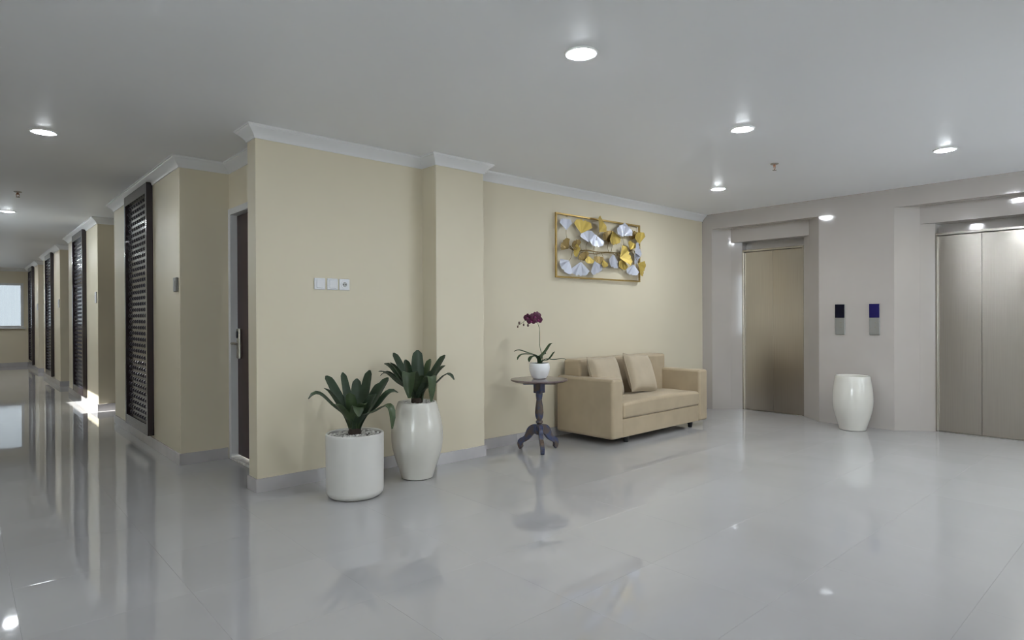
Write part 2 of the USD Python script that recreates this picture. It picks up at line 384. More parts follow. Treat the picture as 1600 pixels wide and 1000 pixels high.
obj('window_frame', cat([cbox(XL - .1, XL + .02, LY0, LY1, LZ0, LZ0 + .05), cbox(XL - .1, XL + .02, LY0, LY1, LZ1 - .05, LZ1)] + [cbox(XL - .1, XL + .02, y, y + .05, LZ0 + .05, LZ1 - .05) for y in np.linspace(LY0, LY1 - .05, 3)]), 'white_frame', w4)
obj('pane', box(XL - .06, XL - .054, LY0 + .05, LY1 - .05, LZ0 + .05, LZ1 - .05), 'clear_glass', w4, smooth=False)
SY0, SY1, SZ0, SZ1 = 9.70, 11.3, 1.95, 2.46
wl2 = tag(UsdGeom.Xform.Define(stage, numbered('/World', 'wall_corridor_left')).GetPrim(), 'cream left wall of corridor with a slim transom', 'wall', kind='structure')
obj('wall_face', cat([box(XC - .12, XC, 4.75, SY0, 0, H), box(XC - .12, XC, SY1, YE + .2, 0, H), box(XC - .12, XC, SY0, SY1, 0, SZ0), box(XC - .12, XC, SY0, SY1, SZ1, H)]), 'cream_paint', wl2, smooth=False)
w3 = tag(UsdGeom.Xform.Define(stage, numbered('/World', 'window_3')).GetPrim(), 'slim transom window high in the corridor left wall', 'window', kind='structure')
obj('window_frame', cat([cbox(XC - .1, XC - .02, SY0, SY1, SZ0, SZ0 + .02), cbox(XC - .1, XC - .02, SY0, SY1, SZ1 - .02, SZ1), cbox(XC - .1, XC - .02, SY0, SY0 + .03, SZ0, SZ1), cbox(XC - .1, XC - .02, SY1 - .03, SY1, SZ0, SZ1)]), 'white_frame', w3)
obj('pane', box(XC - .062, XC - .058, SY0 + .03, SY1 - .03, SZ0 + .02, SZ1 - .02), 'clear_glass', w3, smooth=False)

# cornice and skirting
CR = [(0, H - .085), (0.008, H - .085), (0.012, H - .070), (0.028, H - .050), (0.046, H - .032), (0.062, H - .020), (0.066, H - .012), (0.072, H - .012), (0.072, H), (0, H)]
back_path = [(XW, YW), (3.49, YW), (3.49, 4.245), (2.975, 4.245), (2.975, YW), (1.57, YW), (1.57, 4.61), (RX, 4.61), (RX, P0), (PX, P0), (PX, P0 + PL), (RX, P0 + PL)]
for k in range(1, 4):
    y0 = P0 + PIT * k
    back_path += [(RX, y0), (PX, y0), (PX, min(y0 + PL, YE)), (RX, min(y0 + PL, YE))] if k < 3 else [(RX, y0), (PX, y0), (PX, YE)]
t1 = obj('trim_1', sweep_wall(back_path[:8], CR), 'moulding_paint', smooth=25)
tag(t1, 'white coved cornice along the cream lobby wall', 'cornice', kind='structure')
t2 = obj('trim_2', sweep_wall(back_path[7:], CR), 'moulding_paint', smooth=25)
tag(t2, 'white coved cornice stepping round the corridor piers', 'cornice', kind='structure')
t3 = obj('trim_3', sweep_wall([(PX, YE), (XC, YE)], CR), 'moulding_paint', smooth=25)
tag(t3, 'white coved cornice above the corridor end window', 'cornice', kind='structure')

def skirting(name, label, path):
    b = tag(UsdGeom.Xform.Define(stage, numbered('/World', name)).GetPrim(), label, 'skirting', kind='structure')
    p = np.array(path, float); dirs = np.diff(p, axis=0); L = np.linalg.norm(dirs, axis=1); d = dirs / L[:, None]
    nl = np.stack([-d[:, 1], d[:, 0]], 1); t = 0.011
    for i in range(len(d)):
        # an outside corner runs on by the tile's thickness, an inside corner stops short
        def turn(a, c): return np.sign(a[0] * c[1] - a[1] * c[0])
        e0 = -t if i > 0 and turn(d[i - 1], d[i]) < 0 else (t if i > 0 else 0)
        e1 = t if i < len(d) - 1 and turn(d[i], d[i + 1]) < 0 else 0
        s0, s1 = (0 if e0 < 0 else e0), L[i] + e1
        n = max(1, int(round((s1 - s0) / 0.6))); q = np.linspace(s0, s1, n + 1)
        for a, c in zip(q[:-1], q[1:]):
            A = p[i] + d[i] * (a + .0005); B = p[i] + d[i] * (c - .0005)
            poly = [A, B, B + nl[i] * t, A + nl[i] * t]
            mm = prism(poly, 0.0, 0.095)
            trimesh.repair.fix_normals(mm)
            obj('skirting_tile', mm, 'skirting', b, smooth=False)
skirting('baseboard_back', 'grey tile skirting along the cream lobby wall', back_path[:8])
for k in range(4):
    y0 = P0 + PIT * k
    pth_ = [(RX - .02, y0), (PX, y0), (PX, y0 + PL), (RX - .02, y0 + PL)] if k < 3 else [(RX - .02, y0), (PX, y0), (PX, YE)]
    skirting('baseboard_corridor', ['grey tile skirting round the nearest corridor pier', 'grey tile skirting round the second corridor pier', 'grey tile skirting round the third corridor pier', 'grey tile skirting round the farthest corridor pier'][k], pth_)
skirting('baseboard_end', 'grey tile skirting under the corridor end window', [(PX - .011, YE), (XC, YE)])

# guest room doors in the recesses
def make_door():
    t = thing('door_1', 'dark brown guest room door in white frame beside the nearest pier', 'door', (RX, doors[0][0], 0), kind='structure')
    f = 0.055
    obj('door_frame', cat([cbox(-.014, .10, 0, f, 0, DH), cbox(-.014, .10, DW - f, DW, 0, DH), cbox(-.014, .10, f, DW - f, DH - f, DH)]), 'white_frame', t)
    obj('door_leaf', cbox(.045, .088, f + .003, DW - f - .003, .035, DH - f - .003), 'door_wood', t)
    obj('threshold', cbox(-.015, .11, f, DW - f, 0, .022), 'stone_sill', t)
    yl = DW - f - .075
    lk = obj('lock_plate', rbox(.018, .047, yl - .035, yl + .035, .885, 1.15, .012), 'satin_nickel', t)
    obj('card_slot', cbox(.012, .02, yl - .014, yl + .014, 1.065, 1.125, .002), 'dark_glass', lk)
    obj('lever_handle', cat([tube([(.025, yl, 1.02), (-.03, yl, 1.02)], .011, 12), tube(spline([(-.03, yl + .004, 1.02), (-.034, yl - .05, 1.022), (-.026, yl - .12, 1.018)], 10), [.010] * 10, 10)]), 'satin_nickel', lk)
    return t
door = make_door()
for k in range(1, 4):
    r = dup(door, f'door_{k+1}', ['', 'dark brown door in recess between first and second piers', 'dark brown door in recess between second and third piers', 'dark brown door in recess between third and fourth piers'][k], (RX, doors[k][0], 0))

# lift doors
def lift_door(name, label, a, b):
    t = thing(name, label, 'lift door', (XD, a, 0), kind='structure')
    w = b - a; zt = 2.095
    obj('door_panel', cbox(.030, .055, .022, w / 2 - .0015, .006, zt - .012, .0006), 'brushed_steel', t)
    obj('door_panel', cbox(.030, .055, w / 2 + .0015, w - .022, .006, zt - .012, .0006), 'brushed_steel', t)
    for p, q in ((0.001, .020), (w - .020, w - .001)):
        obj('jamb', cbox(-.004, .06, p, q, 0.001, zt, .002), 'brushed_steel', t)
    obj('header', cbox(-.004, .06, .001, w - .001, zt - .008, 2.114, .002), 'brushed_steel', t)
    obj('door_sill', cbox(.0, .06, .02, w - .02, 0.0005, .004, .001), 'satin_nickel', t)
    obj('shaft_backing', box(.058, .064, .002, w - .002, .002, 2.11), 'socket_hole', t, smooth=False)
    return t
lift_door('door_5', 'brushed steel lift door in niche beyond the sofa', *D1)
lift_door('door_6', 'brushed steel lift door at the right edge of the photo', *D2)

# ------------------------------------------------------------------ downlights
def make_downlight(loc, label, glow='lamp_glow'):
    t = thing('downlight', label, 'ceiling light', loc, group=None)
    ring = lathe([(0.068, -.001), (0.070, -.006), (0.080, -.007), (0.086, -.004), (0.087, 0.0), (0.068, 0.0)], 40)
    trimesh.repair.fix_normals(ring)
    obj('trim_ring', ring, 'lamp_ring', t)
    dome_ = lathe([(0.0, -.014), (0.025, -.0132), (0.045, -.011), (0.060, -.0065), (0.0675, -.001), (0.0675, 0.0)], 40)
    trimesh.repair.fix_normals(dome_)
    obj('diffuser', dome_, glow, t)
    return t
DL = [((2.40, 2.12), 'large bright round ceiling downlight nearest the viewer, top centre'),
      ((4.25, 2.20), 'round ceiling downlight midway between the brightest one and the sprinkler'),
      ((6.04, 1.37), 'round ceiling downlight in front of the right-hand lift door'),
      ((6.04, 3.40), 'round ceiling downlight in front of the lift door beyond the sofa'),
      ((0.47, 5.60), 'round ceiling downlight at the mouth of the corridor'),
      ((0.47, 10.0), 'round corridor downlight behind the corridor sprinkler'),
      ((0.50, 2.75), 'round ceiling downlight just above the top left frame edge'),
      ((0.47, 14.4), 'round corridor downlight before the third pier'), ((0.47, 16.6), 'round corridor downlight beside the third pier'),
      ((0.47, 18.6), 'round corridor downlight near the end window'),
      ((6.04, -0.65), 'round downlight in the far right lobby corner'), ((4.25, -0.2), 'round downlight right of the viewer')]
first = make_downlight((*DL[0][0], H), DL[0][1])
dim = None
for (x, y), lab in DL[1:]:
    if x > 1 or y > 12: dup(first, 'downlight', lab, (x, y, H))
    elif dim is None: dim = make_downlight((x, y, H), lab, 'corridor_lamp_glow')
    else: dup(dim, 'downlight', lab, (x, y, H))

# sprinklers
def sprinkler(loc, label):
    t = thing('fire_sprinkler', label, 'sprinkler', loc)
    obj('cover_plate', lathe([(0, 0), (.036, 0), (.036, -.003), (.028, -.008), (.012, -.010), (0, -.010)], 28), 'satin_nickel', t)
    obj('sprinkler_body', cat([cyl(.010, -.030, -.008, 16), tube([(.012, 0, -.02), (.014, 0, -.04), (.004, 0, -.055)], .003, 6), tube([(-.012, 0, -.02), (-.014, 0, -.04), (-.004, 0, -.055)], .003, 6)]), 'copper_red', t)
    obj('deflector', cyl(.018, -.060, -.056, 16), 'satin_nickel', t)
sprinkler((5.43, 2.51, H), 'small copper fire sprinkler on lobby ceiling')
sprinkler((0.48, 8.4, H), 'small dark fire sprinkler on corridor ceiling')

# ------------------------------------------------------------------ carved screens on the piers
def make_screen():
    t = thing('carved_screen', 'tall dark carved wooden screen on the nearest corridor pier', 'screen', (PX, P0 + 0.94, 0.12), group='dark carved screens on the corridor piers')
    w, h, th, f = 1.05, 2.42, 0.055, 0.055
    obj('stile', cbox(-th, 0, 0, f, 0, h, .002), 'screen_wood', t)
    obj('stile', cbox(-th, 0, w - f, w, 0, h, .002), 'screen_wood', t)
    obj('top_rail', cbox(-th, 0, f, w - f, h - .10, h, .002), 'screen_wood', t)
    obj('bottom_rail', cbox(-th, 0, f, w - f, 0, .10, .002), 'screen_wood', t)
    obj('back_panel', box(-.022, -.002, f, w - f, .10, h - .10), 'screen_wood', t, smooth=False)
    ms = []; ny, nz = 18, 37
    cy_, cz_ = (w - 2 * f) / ny, (h - .2) / nz
    for i in range(nz):
        for j in range(ny):
            if (i + j) % 2: continue
            y0, z0 = f + j * cy_ + .002, .10 + i * cz_ + .010
            y1, z1 = f + (j + 1) * cy_ - .002, .10 + (i + 1) * cz_ - .010
            c = .013
            v = [(-.022, y0, z0), (-.022, y1, z0), (-.022, y1, z1), (-.022, y0, z1), (-.034, y0 + c, z0 + c), (-.034, y1 - c, z0 + c), (-.034, y1 - c, z1 - c), (-.034, y0 + c, z1 - c)]
            q = [(4, 7, 6), (4, 6, 5), (0, 4, 5), (0, 5, 1), (1, 5, 6), (1, 6, 2), (2, 6, 7), (2, 7, 3), (3, 7, 4), (3, 4, 0)]
            ms.append(trimesh.Trimesh(v, q, process=False))
    tag(obj('raised_squares', cat(ms), 'screen_boss', t, smooth=False), 'rows of small raised carved squares', kind='stuff')
    return t
scr = make_screen()
for k, lab in ((1, 'dark carved wooden screen on the second corridor pier'), (2, 'dark carved wooden screen on the third corridor pier'), (3, 'dark carved wooden screen on the farthest corridor pier by the window')):
    dup(scr, 'carved_screen', lab, (PX, P0 + .94 + PIT * k, 0.12))

# small plates
t = thing('door_chime', 'small grey door chime panel on the nearest corridor pier', 'door chime', (PX, P0 + .075, 1.53))
obj('chime_case', cbox(-.022, 0, -.045, .045, -.062, .058, .004), 'chime_grey', t)
obj('chime_button', cbox(-.026, -.02, -.016, .016, -.02, .03, .002), 'plate_grey', t)
for k, lab in ((1, 'white door chime plate on the second corridor pier'), (2, 'white door chime plate on the third corridor pier'), (3, 'white door chime plate on the farthest corridor pier')):
    t = thing('door_chime', lab, 'door chime', (PX, P0 + .085 + PIT * k, 1.53), group='white door chimes on far piers')
    obj('chime_case', cbox(-.016, 0, -.045, .045, -.075, .075, .004), 'switch_white', t)
    obj('chime_button', cbox(-.02, -.014, -.018, .018, -.02, .03, .002), 'switch_white', t)
def plate(name, label, c, x, socket=False):
    t = thing(name, label, c, (x, YW, 1.498))
    w = .044
    obj('cover_plate', cbox(-w, w, -.010, 0, -.044, .044, .004), 'switch_white', t)
    if not socket:
        obj('rocker', cbox(-.028, .028, -.015, -.008, -.032, .032, .003), 'switch_white', t)
    else:
        r = trimesh.creation.annulus(.019, .031, .004, sections=32); r.apply_transform(trimesh.transformations.rotation_matrix(math.pi / 2, (1, 0, 0))); r.apply_translation((0, -.011, 0))
        obj('socket_rim', r, 'switch_white', t)
        d = cyl(.019, -.0005, .0005, 28); d.apply_transform(trimesh.transformations.rotation_matrix(math.pi / 2, (1, 0, 0))); d.apply_translation((0, -.0105, 0))
        obj('socket_well', d, 'plate_grey', t)
        for s in (-1, 1):
            p = cyl(.0045, -.001, .001, 14); p.apply_transform(trimesh.transformations.rotation_matrix(math.pi / 2, (1, 0, 0))); p.apply_translation((s * .0095, -.0115, 0))
            obj('socket_hole', p, 'socket_hole', t)
plate('light_switch', 'white light switch plate, left one of the row of three', 'light switch', 2.042)
plate('light_switch', 'white light switch plate, middle one of the row of three', 'light switch', 2.145)
plate('power_socket', 'white round power socket right of the two switches', 'power socket', 2.244, True)

# lift call panels
def call_panel(label, y, lit):
    t = thing('lift_call_panel', label, 'lift call panel', (XW, y, 1.197))
    obj('face_plate', cbox(-.018, 0, -.052, .052, -.172, .172, .004), 'plate_grey', t)
    obj('display', cbox(-.022, -.012, -.050, .050, .018, .170, .002), 'lcd_blue' if lit else 'dark_glass', t)
    for z in (-.035, -.085):
        c = cyl(.011, -.003, .003, 20); c.apply_transform(trimesh.transformations.rotation_matrix(math.pi / 2, (0, 1, 0))); c.apply_translation((-.018, -.012, z))
        obj('call_button', c, 'satin_nickel', t)
call_panel('lift call panel with dark display, nearer the sofa', 2.700, False)
call_panel('lift call panel with blue lit display, nearer the right lift', 2.345, True)

# ------------------------------------------------------------------ planters and plants
def barrel(name, label, c, rb=.122, rt=.150):
    t = thing(name, label, 'planter', (*c, 0))
    zs = np.linspace(0, 1, 26)
    prof = [(0, 0), (rb - .012, 0)] + [(rb + (.199 - rb) * math.sin(math.pi * min(1, (z / .56)) / 2) ** 1.15 if z < .56 else rt + (.199 - rt) * math.cos(math.pi * (z - .56) / .44 / 2), .006 + z * .574) for z in zs]
    prof += [(rt - .003, .586), (rt - .010, .588), (rt - .015, .584), (rt - .016, .555), (0, .555)]
    obj('planter_body', lathe(prof, 64), 'pot_cream', t)
    return t
SR = np.array([0.7428, -0.6696])   # the plants' own left-right line, and the line away from it
SD = np.array([0.6695, 0.7427])
def strap_leaf(base, tip, wid, arch, mt, parent, droop=0.0, twist=0.0, nm='leaf'):
    """a long stiff leaf from base to tip; arch lifts the middle, droop bends the end down"""
    b, e = np.array(base, float), np.array(tip, float)
    mid = (b + e) / 2 + np.array([0, 0, arch])
    near = b * .75 + e * .25 + np.array([0, 0, arch * .8 + .02])
    far = b * .2 + e * .8 + np.array([0, 0, arch * .75 + droop])
    c = spline([b, near, mid, far, e], 17)
    tg = np.gradient(c, axis=0); tg /= np.linalg.norm(tg, axis=1, keepdims=True)
    hz = np.array([e[0] - b[0], e[1] - b[1], 0]); hz /= np.linalg.norm(hz) + 1e-9
    side0 = np.cross(hz, [0, 0, 1]); side0 /= np.linalg.norm(side0)
    rows = []
    for i, s in enumerate(np.linspace(0, 1, len(c))):
        w = wid * (0.75 + 0.25 * math.sin(math.pi * min(1, s * 1.1))) * (1 if s < .88 else math.sqrt(max(0.04, 1 - ((s - .88) / .123) ** 2)))
        sd = side0 - tg[i] * (side0 @ tg[i]); sd /= np.linalg.norm(sd)
        up = np.cross(sd, tg[i])
        a = twist * s; sd, up = sd * math.cos(a) + up * math.sin(a), up * math.cos(a) - sd * math.sin(a)
        rows.append([c[i] + sd * w * u + up * abs(u) * w * .28 for u in (-1, -.55, 0, .55, 1)])
    obj(nm, shell(rows, .0022), mt, parent, smooth=60)
def loc2(off, dep, z): return (*(SR * off + SD * dep), z)
def plant(t, z0, leaves, pot_r, gravel=True):
    obj('soil', lathe([(0, z0 - .03), (pot_r, z0 - .03), (pot_r, z0 - .012), (pot_r * .5, z0 - .004), (0, z0)], 36), 'soil', t)
    if gravel:
        ms = []; g = np.random.default_rng(3)
        for _ in range(330):
            a, r = g.uniform(0, 2 * math.pi), pot_r * math.sqrt(g.uniform(0.02, .93)); s = g.uniform(.005, .012)
            k = trimesh.creation.icosphere(1, s); k.vertices *= (1, g.uniform(.7, 1.2), .65); k.apply_translation((r * math.cos(a), r * math.sin(a), z0 - .006 + s * .3)); ms.append(k)
        tag(obj('pebbles', cat(ms), 'pebble', t, smooth=True), 'small pale pebbles over the soil', kind='stuff')
    obj('leaf_base', lathe([(0, z0 - .02), (.036, z0 - .02), (.046, z0 + .01), (.040, z0 + .035), (.022, z0 + .05), (0, z0 + .055)], 16), 'bark_base', t)
    for (o, d, z, w, ar, mt, dr, tw) in leaves:
        n = math.hypot(o, d) + 1e-9
        strap_leaf(loc2(.022 * o / n, .022 * d / n, z0 - .004), loc2(o, d, z), w * 1.32, ar, mt, t, dr, tw)
# cylinder pot and its plant
t = thing('potted_bromeliad', 'dark green strap-leaved plant in a white cylinder pot with pebbles', 'potted plant', (2.055, 3.925, 0))
prof = [(0, .004), (.140, .004), (.150, 0.0)] + [(.150 + .045 * math.sin(a), .045 - .045 * math.cos(a)) for a in np.linspace(.1, math.pi / 2, 8)] + [(.197, .20), (.198, .425), (.196, .436), (.190, .440), (.180, .436), (.178, .42), (.176, .38), (0, .38)]
obj('pot', lathe(prof, 64), 'pot_white', t)
plant(t, .428, [(-.29, -.10, .685, .026, .09, 'leaf_dark', .02, .35), (-.26, .20, .815, .031, .03, 'leaf_dark', .0, .2), (-.150, .24, .835, .024, .02, 'leaf_dark', 0, 0),
                (-.165, -.16, .765, .032, .04, 'leaf_dark', 0, 0), (.075, .14, .86, .036, .0, 'leaf_dark', 0, 0), (.195, .20, .80, .036, .02, 'leaf_dark', 0, -.2),
                (.178, -.17, .725, .032, .04, 'leaf_dark', 0, 0), (.275, .15, .695, .028, .06, 'leaf_dark', .02, -.35), (.285, -.13, .485, .028, .135, 'leaf_mid', .06, -.2),
                (.005, -.15, .73, .032, .02, 'leaf_mid', 0, 0), (.07, -.17, .575, .036, .08, 'leaf_mid', .03, 0), (-.02, .14, .80, .032, 0, 'leaf_dark', 0, 0),
                (-.10, -.20, .655, .030, .06, 'leaf_mid', 0, 0), (.12, -.20, .66, .028, .06, 'leaf_mid', 0, 0), (.13, .22, .76, .030, .02, 'leaf_dark', 0, 0)], .176)
# barrel planter by the pilaster
t = barrel('potted_bromeliad', 'dark green strap-leaved plant in a tall cream barrel planter beside the pilaster', (2.645, 4.04))
tag(t, cat='potted plant')
plant(t, .578, [(-.215, .17, .955, .028, .02, 'leaf_dark', 0, .2), (-.175, -.16, .900, .030, .03, 'leaf_dark', 0, 0), (-.285, .15, .87, .022, .04, 'leaf_dark', .01, .3),
                (-.26, -.17, .835, .027, .05, 'leaf_dark', 0, 0), (-.31, .12, .775, .024, .06, 'leaf_dark', .02, .3), (-.01, .10, .98, .040, .0, 'leaf_dark', 0, 0),
                (.095, .08, .91, .040, .0, 'leaf_mid', 0, 0), (.20, .17, .935, .032, .02, 'leaf_dark', 0, -.2), (.20, .18, .85, .020, .04, 'leaf_dark', 0, -.2),
                (.30, -.12, .765, .022, .065, 'leaf_dark', .03, -.2), (-.03, -.18, .635, .046, .15, 'leaf_mid', .07, 0), (.125, -.12, .60, .036, .135, 'leaf_mid', .07, 0),
                (-.065, -.10, .915, .028, 0, 'leaf_dark', 0, 0), (.05, -.12, .80, .034, .02, 'leaf_mid', 0, 0), (.15, -.15, .84, .030, .03, 'leaf_dark', 0, 0), (-.12, .18, .90, .028, 0, 'leaf_dark', 0, 0)], .134)
barrel('barrel_planter', 'empty cream barrel planter standing between the two lift doors', (7.225, 2.485), .130, .170)

# ------------------------------------------------------------------ sofa
sf = thing('sofa', 'beige upholstered two-seat sofa against the cream wall', 'sofa', (4.60, 3.685, 0), 1.0)
SW, SDp = 1.75, .725
def soft(mesh, n=3, amp=.004, sc=6, seed=0):
    v, f = trimesh.remesh.subdivide_to_size(mesh.vertices, mesh.faces, .05)
    k = trimesh.Trimesh(v, f); k.merge_vertices()
    d = (meshkit.fbm(k.vertices * sc + seed)) if hasattr(meshkit, 'fbm') else 0
    k.vertices = k.vertices + k.vertex_normals * (np.asarray(d)[:, None] * amp); return k
obj('base', rbox(.168, SW - .168, .012, SDp - .03, .065, .245, .012), 'sofa_fabric', sf)
for s, (x0, x1) in enumerate(((0, .172), (SW - .172, SW))):
    obj('armrest', soft(rbox(x0, x1, 0, SDp, .065, .635, .028, 5), amp=.003, seed=s), 'sofa_fabric', sf, smooth=50)
obj('backrest', soft(rbox(.10, SW - .10, SDp - .235, SDp - .01, .10, .80, .03, 5), amp=.004), 'sofa_fabric', sf, smooth=50)
seat = rbox(.174, SW - .174, -.004, SDp - .24, .247, .395, .03, 5)
v, f_ = trimesh.remesh.subdivide_to_size(seat.vertices, seat.faces, .04); seat = trimesh.Trimesh(v, f_); seat.merge_vertices()
u = (seat.vertices[:, 0] - SW / 2) / (SW / 2 - .174); w_ = (seat.vertices[:, 1] - .22) / .26
top = np.clip((seat.vertices[:, 2] - .30) / .09, 0, 1)
seat.vertices[:, 2] += top * .038 * np.clip(1 - np.abs(u) ** 2.6, 0, 1) * np.clip(1 - np.abs(w_) ** 3 * .8, 0, 1)
obj('seat_cushion', seat, 'sofa_fabric', sf, smooth=60)
for x in (.30, SW - .26):
    for y in (.07, SDp - .09):
        obj('foot', trimesh.convex.convex_hull(np.vstack([cyl(.022, 0, .002, 20, (x, y)).vertices, cyl(.031, .064, .066, 20, (x, y)).vertices])), 'black_plastic', sf)
def cushion(label, loc, rz, lean, roll, wdt=.46, hgt=.42):
    t = thing('throw_cushion', label, 'cushion', loc, rz)
    n = 22; g = np.linspace(-1, 1, n)
    U, V = np.meshgrid(g, g, indexing='ij')
    pin = 1 - .07 * (1 - U ** 2) * 0 - .055 * (np.cos(math.pi * U / 2)) * np.abs(V) ** 2
    pin2 = 1 - .055 * (np.cos(math.pi * V / 2)) * np.abs(U) ** 2
    th = .075 * (np.clip(1 - U ** 4, 0, 1) * np.clip(1 - V ** 4, 0, 1)) ** .55 + .003
    wr = .004 * np.sin(9 * U + 4 * V) * np.abs(U * V)
    X = U * wdt / 2 * pin2; Z = V * hgt / 2 * pin
    fr = np.stack([X, -(th + wr), Z], -1); bk = np.stack([X, th - wr, Z], -1)
    v = np.vstack([fr.reshape(-1, 3), bk.reshape(-1, 3)]); o = n * n; F = []
    for i in range(n - 1):
        for j in range(n - 1):
            a, b, c, d = i * n + j, (i + 1) * n + j, (i + 1) * n + j + 1, i * n + j + 1
            F += [(a, b, c), (a, c, d), (o + a, o + c, o + b), (o + a, o + d, o + c)]
    rim = [(i, 0) for i in range(n)] + [(n - 1, j) for j in range(1, n)] + [(i, n - 1) for i in range(n - 2, -1, -1)] + [(0, j) for j in range(n - 2, 0, -1)]
    ri = [i * n + j for i, j in rim]
    for q in range(len(ri)):
        a, b = ri[q], ri[(q + 1) % len(ri)]; F += [(a, o + b, b), (a, o + a, o + b)]
    k = trimesh.Trimesh(v, F, process=False)
    M = trimesh.transformations
    T_ = M.rotation_matrix(-lean, (1, 0, 0)) @ M.rotation_matrix(roll, (0, 1, 0))
    k.apply_transform(T_)
    obj('cushion_cover', k, 'cushion_fabric', t, smooth=70)
    e = tube([v[i] for i in ri] + [v[ri[0]]], .0035, 6); 
    pip = (fr[[i for i, j in rim], [j for i, j in rim]] + bk[[i for i, j in rim], [j for i, j in rim]]) / 2
    e = tube(np.vstack([pip, pip[:1]]), .004, 6); e.apply_transform(T_)
    obj('piping', e, 'cushion_fabric', t, smooth=60)
cushion('beige square throw cushion on the left, half hidden by the sofa arm', (4.915, 4.025, .627), 2, .32, .02)
cushion('beige square throw cushion in the middle of the sofa seat, fully in view', (5.455, 3.995, .632), 4, .36, .10)

# ------------------------------------------------------------------ pedestal table with orchid
TC = (4.00, 4.065)
tb = thing('pedestal_table', 'round tripod pedestal table in worn blue and brown paint beside sofa', 'side table', (*TC, 0))
obj('table_top', lathe([(0, .640), (.235, .640), (.258, .648), (.267, .656), (.264, .664), (.245, .667), (0, .667)], 64), 'worn_table_top', tb)
blk = cbox(-.15, .15, -.06, .06, .618, .640, .004); blk.apply_transform(trimesh.transformations.rotation_matrix(-.75, (0, 0, 1)))
obj('top_cleat', blk, 'worn_blue_paint', tb)
blk = cbox(-.040, .040, -.040, .040, .535, .619, .004); blk.apply_transform(trimesh.transformations.rotation_matrix(.25, (0, 0, 1)))
obj('column_block', blk, 'worn_blue_paint', tb)
col = [(0, .150), (.030, .150), (.036, .175), (.040, .215), (.034, .232), (.022, .240), (.020, .247), (.030, .256), (.034, .266), (.030, .277), (.022, .284), (.028, .292), (.037, .32), (.040, .355), (.036, .40), (.029, .445), (.025, .475), (.028, .482), (.028, .492), (.030, .50), (.032, .515), (.032, .536), (0, .536)]
obj('turned_column', lathe(col, 32), 'worn_blue_paint', tb)
def leg(ang):
    # cabriole leg: flat scroll sawn from a board
    c = spline([(.020, .195), (.075, .185), (.115, .125), (.150, .095), (.185, .075), (.193, .030), (.180, .012)], 26)
    wd = np.interp(np.linspace(0, 1, 26), [0, .25, .55, .8, 1], [.045, .040, .026, .024, .018])
    tg = np.gradient(c, axis=0); tg /= np.linalg.norm(tg, axis=1, keepdims=True); nn = np.stack([-tg[:, 1], tg[:, 0]], 1)
    poly = Polygon(np.vstack([c + nn * wd[:, None], (c - nn * wd[:, None])[::-1]])).buffer(0)
    if poly.geom_type != 'Polygon': poly = max(poly.geoms, key=lambda q: q.area)
    poly = poly.buffer(.004).buffer(-.004)
    k = trimesh.creation.extrude_polygon(poly, .034); v = k.vertices.copy()
    zz = v[:, 1] - poly.bounds[1]
    k.vertices = np.stack([v[:, 0], v[:, 2] - .017, zz], 1)
    trimesh.repair.fix_normals(k)
    k.apply_transform(trimesh.transformations.rotation_matrix(ang, (0, 0, 1))); return k
a0 = math.atan2(3.892 - TC[1], 3.871 - TC[0])
for k in range(3): obj('leg', leg(a0 + k * 2 * math.pi / 3), 'worn_blue_paint', tb, smooth=40)

oc = thing('potted_orchid', 'dark magenta orchid in round white bowl on the pedestal table', 'potted plant', (TC[0] + .005, TC[1], .667))
obj('bowl', lathe([(0, 0), (.050, 0), (.062, .006), (.080, .035), (.093, .075), (.096, .110), (.091, .140), (.086, .146), (.082, .140), (.082, .120), (0, .120)], 48), 'bowl_white', oc)
obj('moss', lathe([(0, .118), (.081, .118), (.076, .132), (.04, .142), (0, .145)], 30), 'leaf_mid', oc)
for (o, d, z, w, ar) in [(.125, .09, .325, .018, .03), (-.235, .10, .245, .016, .05), (-.205, -.12, .185, .019, .07), (.245, -.03, .178, .012, .02), (.135, -.10, .255, .015, -.02), (-.10, -.14, .165, .019, .06), (.06, .12, .22, .016, .04)]:
    n = math.hypot(o, d)
    strap_leaf(loc2(.012 * o / n, .012 * d / n, .135), loc2(o, d, z), w * 1.25, ar, 'leaf_orchid', oc)
st = spline([loc2(.015, 0, .13), loc2(.028, 0, .20), loc2(.008, 0, .28), loc2(.005, 0, .42), loc2(-.018, 0, .52), loc2(-.06, -.005, .565), (loc2(-.13, -.01, .540)), loc2(-.20, -.01, .495)], 40)
obj('flower_stem', tube(st, np.linspace(.0032, .0016, 40), 8), 'stem_green', oc)
def petal(c, ax, up, L, wd, parent, m_, nm='petal'):
    ax = ax / np.linalg.norm(ax); up = up / np.linalg.norm(up); sd = np.cross(up, ax); rows = []
    for s in np.linspace(0.02, 1, 8):
        w = wd * math.sin(math.pi * (0.12 + .83 * s)) ** .75
        rows.append([c + ax * L * s + sd * w * u + up * (.10 * L * math.sin(math.pi * s) - .25 * w * u * u) for u in np.linspace(-1, 1, 5)])
    return shell(rows, .0014)
